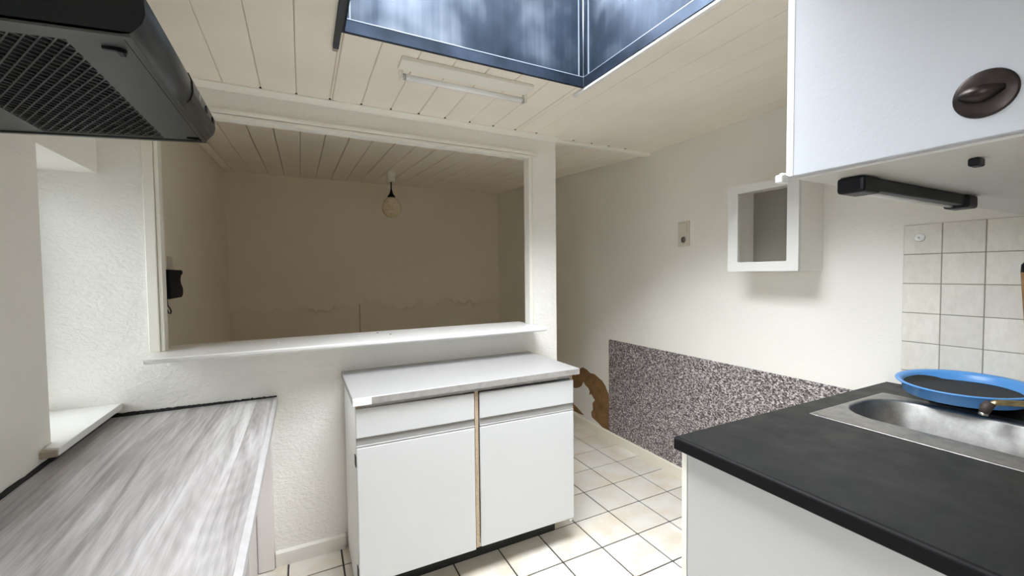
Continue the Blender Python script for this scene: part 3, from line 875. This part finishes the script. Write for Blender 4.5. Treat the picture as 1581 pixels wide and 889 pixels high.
def orr(d, r, z):
    return (rrect(Fx0+d, Fx1-d, Fy0+d, Fy1-d, r), z)
loops = [orr(0.0, 0.006, BZ+0.0003), orr(0.0005, 0.006, BZ+0.0009), orr(0.004, 0.007, BZ+0.0020), orr(0.010, 0.010, BZ+0.0022),
         (rrect(B[0]-0.014, B[1]+0.014, B[2]-0.014, B[3]+0.008, 0.13), BZ+0.0026),
         (rrect(B[0]-0.006, B[1]+0.006, B[2]-0.006, B[3]+0.004, 0.125), BZ+0.0015),
         (rrect(B[0], B[1], B[2], B[3], 0.12), BZ-0.006),
         (rrect(B[0]+0.010, B[1]-0.010, B[2]+0.010, B[3]-0.010, 0.115), BZ-0.11),
         (rrect(B[0]+0.025, B[1]-0.025, B[2]+0.025, B[3]-0.025, 0.10), BZ-0.138),
         (rrect(B[0]+0.05, B[1]-0.05, B[2]+0.05, B[3]-0.05, 0.08), BZ-0.145)]
last = ring_loft(sb, loops)
sb.faces.new(last)
bmesh.ops.recalc_face_normals(sb, faces=sb.faces)
bmesh.ops.reverse_faces(sb, faces=sb.faces) if sum(f.normal.z for f in sb.faces) < 0 else None
obj('basin', sb, M_STEEL, sinkt)
obj('drain', lathe(bm_new(), [(0.030, 0), (0.030, 0.002), (0.022, 0.003), (0.0, 0.0015)], 20, (1.75, 0.46, BZ-0.1449)), M_STEELM, sinkt)
for i in range(6):
    y = 0.13 - i*0.07
    obj('drain_rib', tube(bm_new(), [(1.60, y, BZ+0.0018), (1.89, y, BZ+0.0018)], 0.004, 8), M_STEEL, sinkt)

# tap behind the sink
tap = thing('tap', 'tarnished brass swivel tap reaching over the back of the sink', 'tap', (2.035, 0.10, BZ))
obj('base', lathe(bm_new(), [(0.027, 0), (0.027, 0.008), (0.019, 0.014), (0.018, 0.055), (0.022, 0.06), (0.022, 0.075), (0.012, 0.085), (0.0, 0.087)], 20, (2.035, 0.10, BZ)), M_BRASS, tap)
tpx = Vector((1.842, 0.470, 0))
spt = [(2.030, 0.112, BZ+0.060), (2.005, 0.17, BZ+0.078), (1.95, 0.27, BZ+0.080), (1.885, 0.395, BZ+0.0735), (1.852, 0.452, BZ+0.068), (1.842, 0.469, BZ+0.055)]
obj('spout', tube(bm_new(), spt, [0.010, 0.0095, 0.009, 0.009, 0.009, 0.009], 12), M_BRASS, tap)
nz = obj('nozzle', tube(bm_new(), [(1.846, 0.462, BZ+0.066), (1.840, 0.470, BZ+0.050), (1.838, 0.474, BZ+0.034)], [0.0125, 0.0145, 0.0115], 14), M_TAPEND, tap)
obj('aerator', tube(bm_new(), [(1.838, 0.474, BZ+0.034), (1.8375, 0.475, BZ+0.026)], 0.0105, 14), M_STEELM, nz)
obj('handle', tube(bm_new(), [(2.035, 0.10, BZ+0.08), (2.05, 0.05, BZ+0.105)], [0.008, 0.006], 10), M_BRASS, tap)

# round blue tray with a black mat, propped behind the sink against the tiles
tr = thing('tray', 'round blue plastic tray with black mat behind the sink', 'tray', (1.998, 0.565, BZ))
tilt = Matrix.Translation((1.998, 0.565, 0.959)) @ Matrix.Rotation(-math.radians(3.4), 4, 'Y')
tb = lathe(bm_new(), [(0.0, -0.040), (0.146, -0.040), (0.151, -0.037), (0.156, -0.006), (0.163, -0.002), (0.1700, -0.001), (0.1712, 0.002), (0.169, 0.004), (0.158, 0.002), (0.150, -0.006), (0.146, -0.030), (0.0, -0.032)], 56, (0, 0, 0), tilt)
obj('dish', tb, M_BLUE, tr)
mt = bm_new()
N = 56
rings = []
for ri, r in enumerate((0.0, 0.05, 0.10, 0.136, 0.150, 0.157)):
    row = []
    for j in range(N if r else 1):
        a = 2*math.pi*j/N
        lift = (0.0, 0.002, 0.003, 0.003, 0.010, 0.017)[ri] if r else 0
        # the mat climbs the rim on the far-left side only and sags elsewhere
        s = max(0.0, math.cos(a-math.radians(128)))**0.6
        rr = r if ri < 4 else 0.136 + (r-0.136)*s
        z = -0.027 + (lift if ri < 4 else 0.003 + (lift-0.003+0.006)*s) + 0.0012*math.sin(3*a+ri)
        row.append(mt.verts.new((rr*math.cos(a), rr*math.sin(a), z)))
    rings.append(row)
for a, b in zip(rings, rings[1:]):
    for j in range(N):
        if len(a) == 1: f = mt.faces.new((a[0], b[j], b[(j+1) % N]))
        else: f = mt.faces.new((a[j], b[j], b[(j+1) % N], a[(j+1) % N]))
        f.smooth = True
bmesh.ops.transform(mt, matrix=tilt, verts=mt.verts)
obj('mat', mt, M_MATB, tr)
obj('foot_ring', tube(bm_new(), [(2.082+0.058*math.cos(2*math.pi*i/32), 0.565+0.09*math.sin(2*math.pi*i/32), BZ+0.0225) for i in range(32)], 0.0222, 8, closed=True), M_MATB, tr)

# brown handle leaning on the tiles at the picture's right edge
bh = thing('brush', 'brown handle with black tip leaning against the wall tiles at right', 'brush', (2.10, 0.44, BZ))
obj('handle', tube(bm_new(), [(2.155, 0.4560, BZ+0.07), (2.155, 0.4555, BZ+0.20), (2.150, 0.4635, BZ+0.40), (2.148, 0.4655, BZ+0.457)], [0.0075, 0.009, 0.0135, 0.0145], 12), M_WOODH, bh)
obj('tip', tube(bm_new(), [(2.148, 0.4655, BZ+0.457), (2.147, 0.4655, BZ+0.482), (2.147, 0.4655, BZ+0.492)], [0.0148, 0.0135, 0.006], 12), M_BLACKP, bh)
obj('bristle_head', bx(2.130, 2.170, 0.405, 0.475, BZ+0.001, BZ+0.075, bevel=0.006), M_WOODH, bh)

# ------------------------------------------------------------------ wall tiles (pieces of the right wall)
TW, TH, TY, TZ = 0.1143, 0.1166, 0.795, 1.524
obj('tile_bed', bx(XR-0.004, XR-0.0002, -0.52, TY, BZ+0.0005, TZ), M_GROUTW, wall_r)
wt_me = mesh_of('wall_tile', bx(-0.0035, 0.0035, -TW/2+0.0014, TW/2-0.0014, -TH/2+0.0014, TH/2-0.0014, bevel=0.0012, seg=1), M_WTILE)
for c in range(11):
    for r in range(6):
        z1 = TZ - r*TH; z0 = z1 - TH
        if z0 < BZ:
            o = obj('wall_tile', bx(XR-0.008, XR-0.001, TY-(c+1)*TW+0.0014, TY-c*TW-0.0014, BZ+0.002, z1-0.0014), M_WTILE, wall_r)
        else:
            inst('wall_tile', wt_me, wall_r, (XR-0.0045, TY-(c+0.5)*TW, (z0+z1)/2))
hk = thing('towel_hook', 'small round white adhesive hook on the top left wall tile', 'hook', (XR-0.008, 0.744, 1.455))
rotx = Matrix.Translation((XR-0.0081, 0.745, 1.472)) @ Matrix.Rotation(-math.pi/2, 4, 'Y')
obj('base', lathe(bm_new(), [(0.0, 0.0), (0.0165, 0.0), (0.0165, 0.004), (0.013, 0.008), (0.0, 0.010)], 20, (0, 0, 0), rotx), M_SILL, hk)
obj('peg', tube(bm_new(), [(XR-0.017, 0.745, 1.472), (XR-0.026, 0.745, 1.470), (XR-0.028, 0.745, 1.477)], 0.003, 8), M_SILL, hk)

# granite-look sheet on the right wall, bare plaster patch beside it
tag(obj('wall_panel', bx(XR-0.004, XR-0.0003, 0.80, 2.613, 0.0705, 0.813), M_GRAN), 'grey speckled granite-look panel on the right wall above the baseboard', 'wall panel')
dm = [(3.25, -0.95), (3.16, -0.90), (3.071, -0.93), (3.02, -0.86), (2.964, -0.834), (2.908, -0.840), (2.86, -0.862), (2.80, -0.858), (2.741, -0.880), (2.70, -0.893), (2.658, -0.927), (2.635, -0.962), (2.6135, -0.989), (2.6135, -1.278), (2.70, -1.279), (2.742, -1.262), (2.79, -1.250), (2.838, -1.236), (2.846, -1.20), (2.822, -1.165), (2.828, -1.113), (2.795, -1.080), (2.815, -1.066), (2.845, -1.04), (2.875, -1.055), (2.865, -1.02), (2.89, -0.995), (2.925, -0.985), (2.955, -0.958), (2.985, -1.005), (3.03, -1.03), (3.072, -1.045), (3.15, -1.05), (3.25, -1.03)]
pt = bm_new()
prism(pt, [(y, z+EYE) for y, z in dm], 'X', XR-0.0016, XR-0.0002)
obj('bare_plaster', pt, M_BROWN, wall_r)
pt = bm_new()
prism(pt, [(y, z+EYE) for y, z in ((3.30, -1.20), (3.12, -1.195), (3.05, -1.215), (3.0, -1.235), (2.95, -1.255), (3.02, -1.262), (3.30, -1.255))], 'X', XR-0.0016, XR-0.0002)
obj('bare_plaster', pt, M_BROWN, wall_r)

# ------------------------------------------------------------------ wall cupboard at the right
wc = thing('wall_cupboard', 'white wall cupboard with round bronze knob above the sink', 'cupboard', (1.5, 0.2, 1.527))
obj('body', bx(0.8735, XR-0.010, -0.12, 0.484, 1.5275, 2.12), mat('cupboard_carcass', (0.72, 0.70, 0.66), 0.5), wc)
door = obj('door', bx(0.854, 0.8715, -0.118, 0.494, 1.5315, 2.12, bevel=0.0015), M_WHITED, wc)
obj('edge_band', bx(0.8533, 0.8546, 0.481, 0.4935, 1.5325, 2.119), M_WHITE, door)
mk = Matrix.Translation((0.854, 0.228, 1.592)) @ Matrix.Rotation(-math.pi/2, 4, 'Y')
kn = obj('knob', lathe(bm_new(), [(0.0, 0), (0.0325, 0), (0.0325, 0.0015), (0.030, 0.003), (0.012, 0.0022), (0.0, 0.002)], 40, (0, 0, 0), mk), M_BRONZE, door)
# half-moon grip on the knob plate
gp = bm_new()
NG = 14
rows = []
for i in range(NG+1):
    t = i/NG
    y = 0.2545 - 0.046*t
    out = 0.004 + 0.010*math.sin(math.pi*min(1, t*1.05))**0.7
    zt = 1.598 + 0.004*math.sin(math.pi*t)
    zl = 1.598 - 0.007 - 0.010*math.sin(math.pi*t)
    rows.append([gp.verts.new((0.8525, y, zt)), gp.verts.new((0.854-out, y, zt)), gp.verts.new((0.854-out*0.9-0.001, y, (zt+zl)/2)), gp.verts.new((0.854-out*0.55, y, zl)), gp.verts.new((0.8525, y, zl+0.003))])
for a, b in zip(rows, rows[1:]):
    for j in range(5):
        f = gp.faces.new((a[j], a[(j+1) % 5], b[(j+1) % 5], b[j])); f.smooth = True
gp.faces.new(rows[0]); gp.faces.new(rows[-1][::-1])
bmesh.ops.recalc_face_normals(gp, faces=gp.faces)
obj('knob_grip', gp, M_BRONZE, kn)
ct = bm_new()
box(ct, 0.828, 0.850, 0.486, 0.500, 1.519, 1.534, bevel=0.002)
box(ct, 0.846, 0.870, 0.4945, 0.503, 1.524, 1.541, bevel=0.002)
obj('hinge_catch', ct, M_SILL, wc)
obj('cable_clip', bx(0.966, 0.992, 0.262, 0.276, 1.514, 1.5272, bevel=0.003), M_BLACKP, wc)

ul = thing('under_cupboard_lamp', 'black tube lamp screwed below the wall cupboard', 'lamp', (1.21, 0.425, 1.49))
for (a, b) in ((0.938, 1.005), (1.425, 1.484)):
    obj('end_block', bx(a, b, 0.402, 0.448, 1.496, 1.527, bevel=0.006), M_BLACKP, ul)
obj('housing', bx(1.004, 1.426, 0.408, 0.426, 1.502, 1.5268, bevel=0.003), M_BLACKP, ul)
obj('tube', tube(bm_new(), [(1.004, 0.435, 1.506), (1.426, 0.435, 1.506)], 0.0075, 12), M_TUBE, ul)

# ------------------------------------------------------------------ small open cupboard on the right wall
so = thing('small_cupboard', 'small open white box cupboard hanging on the right wall', 'cupboard', (2.08, 1.263, 1.346))
sx, sy0, sy1, sz0, sz1 = 1.983, 1.090, 1.436, 1.346, 1.775
M_BOXW = mat('box_white', (0.86, 0.84, 0.80), 0.4)
obj('side_panel', bx(sx+0.018, XR-0.0005, sy0, sy0+0.014, sz0, sz1, bevel=0.0015), M_BOXW, so)
obj('side_panel', bx(sx+0.018, XR-0.0005, sy1-0.014, sy1, sz0, sz1, bevel=0.0015), M_BOXW, so)
obj('top_panel', bx(sx+0.018, XR-0.0005, sy0+0.014, sy1-0.014, sz1-0.014, sz1), M_BOXW, so)
obj('bottom_panel', bx(sx+0.018, XR-0.0005, sy0+0.014, sy1-0.014, sz0, sz0+0.014), M_BOXW, so)
obj('back_panel', bx(XR-0.008, XR-0.001, sy0+0.014, sy1-0.014, sz0+0.014, sz1-0.014), mat('box_back_shaded', (0.30, 0.28, 0.24), 0.6), so)  # back panel painted darker to stand in for shade inside the box
hy0, hy1, hz0, hz1 = 1.141, 1.382, 1.392, 1.738
fo = rrect(sy0, sy1, sz0, sz1, 0.004, 3)
fi = rrect(hy0, hy1, hz0, hz1, 0.004, 3)
ff = bm_new()
def ringface(xa, lo, li):
    return [ff.verts.new((xa, a, b)) for a, b in lo], [ff.verts.new((xa, a, b)) for a, b in li]
A0, A1 = ringface(sx, fo, fi); B0, B1 = ringface(sx+0.0178, fo, fi)
nn = len(fo)
for i in range(nn):
    j = (i+1) % nn
    ff.faces.new((A0[i], A0[j], A1[j], A1[i])); ff.faces.new((B0[i], B0[j], B1[j], B1[i]))
    ff.faces.new((A0[i], A0[j], B0[j], B0[i])); ff.faces.new((A1[i], A1[j], B1[j], B1[i]))
bmesh.ops.recalc_face_normals(ff, faces=ff.faces)
obj('front_frame', ff, mat('box_frame_white', (0.72, 0.715, 0.69), 0.4), so)
obj('latch', bx(2.05, 2.075, 1.30, 1.33, sz0+0.014, sz0+0.05, bevel=0.002), M_SOCK, so)

# switch and socket on the right wall
ss = thing('switch_socket', 'beige light switch over a wall socket between passage and small cupboard', 'socket', (XR, 1.881, 1.506))
pl = obj('plate', bx(XR-0.009, XR-0.0003, 1.838, 1.926, 1.507, 1.665, bevel=0.003), M_BEIGE, ss)
obj('rocker', bx(XR-0.014, XR-0.0085, 1.852, 1.914, 1.590, 1.650, bevel=0.002), M_BEIGE, pl)
mkx = Matrix.Translation((XR-0.0088, 1.882, 1.550)) @ Matrix.Rotation(-math.pi/2, 4, 'Y')
obj('socket_ring', lathe(bm_new(), [(0.0, 0.0002), (0.019, 0.0002), (0.020, 0.003), (0.023, 0.003), (0.024, 0.0)], 24, (0, 0, 0), mkx), M_BEIGE, pl)
obj('socket_well', lathe(bm_new(), [(0.0, 0.0004), (0.0185, 0.0004), (0.0185, 0.0008), (0.0, 0.0008)], 24, (0, 0, 0), mkx), M_SOCK, pl)

# ------------------------------------------------------------------ fluorescent batten on the ceiling
fb = thing('strip_light', 'white fluorescent batten with bare tube on the ceiling beside the skylight', 'lamp', (0.637, 1.625, ZC-0.06))
obj('base', bx(0.357, 0.926, 1.606, 1.690, ZC-0.016, ZC-0.0005, bevel=0.003), M_TRIM, fb)
for x in (0.366, 0.926):
    obj('tube_holder', bx(x, x+0.012, 1.690, 1.719, ZC-0.047, ZC-0.004, bevel=0.002), M_TRIM, fb)
tb_ = obj('tube', tube(bm_new(), [(0.389, 1.705, ZC-0.033), (0.915, 1.705, ZC-0.033)], 0.012, 16), M_TUBE, fb)
for (a, b) in ((0.378, 0.390), (0.914, 0.926)):
    obj('tube_cap', tube(bm_new(), [(a, 1.705, ZC-0.033), (b, 1.705, ZC-0.033)], 0.0122, 16), M_STEELM, tb_)

# ------------------------------------------------------------------ back room things
lx, ly = 0.745, 3.91
lz = zb(ly)
pd = thing('pendant_lamp', 'marbled glass globe pendant hanging in the back room', 'lamp', (lx, ly, 1.866))
obj('ceiling_rose', lathe(bm_new(), [(0.026, -0.088), (0.034, -0.084), (0.040, -0.01), (0.042, 0.0)], 24, (lx, ly, lz)), M_TRIM, pd)
obj('cord', tube(bm_new(), [(lx, ly, lz-0.086), (lx, ly, 2.118)], 0.006, 8), M_BLACKP, pd)
obj('cap', lathe(bm_new(), [(0.036, 0.0), (0.034, 0.008), (0.018, 0.030), (0.010, 0.055), (0.007, 0.075)], 24, (lx, ly, 2.052)), M_BLACKP, pd)
prof = []
for i in range(15):
    t = i/14
    a = -math.pi/2 + t*(math.pi*0.86)
    r = 0.086*math.cos(a); z = 0.086*math.sin(a)
    if z > 0: r *= 1 - 0.1*(z/0.086); z *= 1.25
    prof.append((max(r, 0.0), z))
obj('globe', lathe(bm_new(), prof, 32, (lx, ly, 1.952)), M_LAMPG, pd)

hz_ = thing('wall_box', 'black notched plastic box on the back room wall by the hatch', 'wall box', (XLB+0.02, 2.68, 1.237))
sh = [(2.565, 1.240), (2.77, 1.240), (2.800, 1.252), (2.806, 1.280), (2.790, 1.300), (2.765, 1.315), (2.758, 1.335), (2.770, 1.352), (2.800, 1.362), (2.812, 1.376), (2.795, 1.384), (2.565, 1.384)]
obj('case', prism(bm_new(), sh, 'X', XLB+0.0005, XLB+0.045, 0.004), mat('box_navy_black', (0.004, 0.006, 0.011), 0.6, spec=0.2), hz_)
cab = [(XLB+0.012, 2.60+0.02*math.cos(a), 1.18+0.0*math.sin(a)) for a in (0,)]
lp = [(XLB+0.015, 2.62, 1.240), (XLB+0.014, 2.635, 1.205), (XLB+0.012, 2.68, 1.190), (XLB+0.010, 2.712, 1.172), (XLB+0.010, 2.700, 1.160), (XLB+0.010, 2.665, 1.166), (XLB+0.012, 2.63, 1.185)]
obj('cable_loop', tube(bm_new(), lp, 0.0035, 8), M_RUBBER_SHADE, hz_)
sw = thing('light_switch', 'small beige light switch above the black wall box', 'switch', (XLB, 2.75, 1.386))
pl2 = obj('plate', bx(XLB+0.0003, XLB+0.010, 2.715, 2.785, 1.386, 1.455, bevel=0.002), M_BEIGE, sw)
obj('rocker', bx(XLB+0.009, XLB+0.014, 2.732, 2.768, 1.402, 1.439, bevel=0.002), M_BEIGE, pl2)
tag(obj('wall_batten', bx(0.534, 0.544, YF-0.004, YF-0.0002, 0.2, 1.035), mat('pipe_chase', (0.40, 0.33, 0.24), 0.9)), 'thin upright brown batten low on the far wall', 'batten')
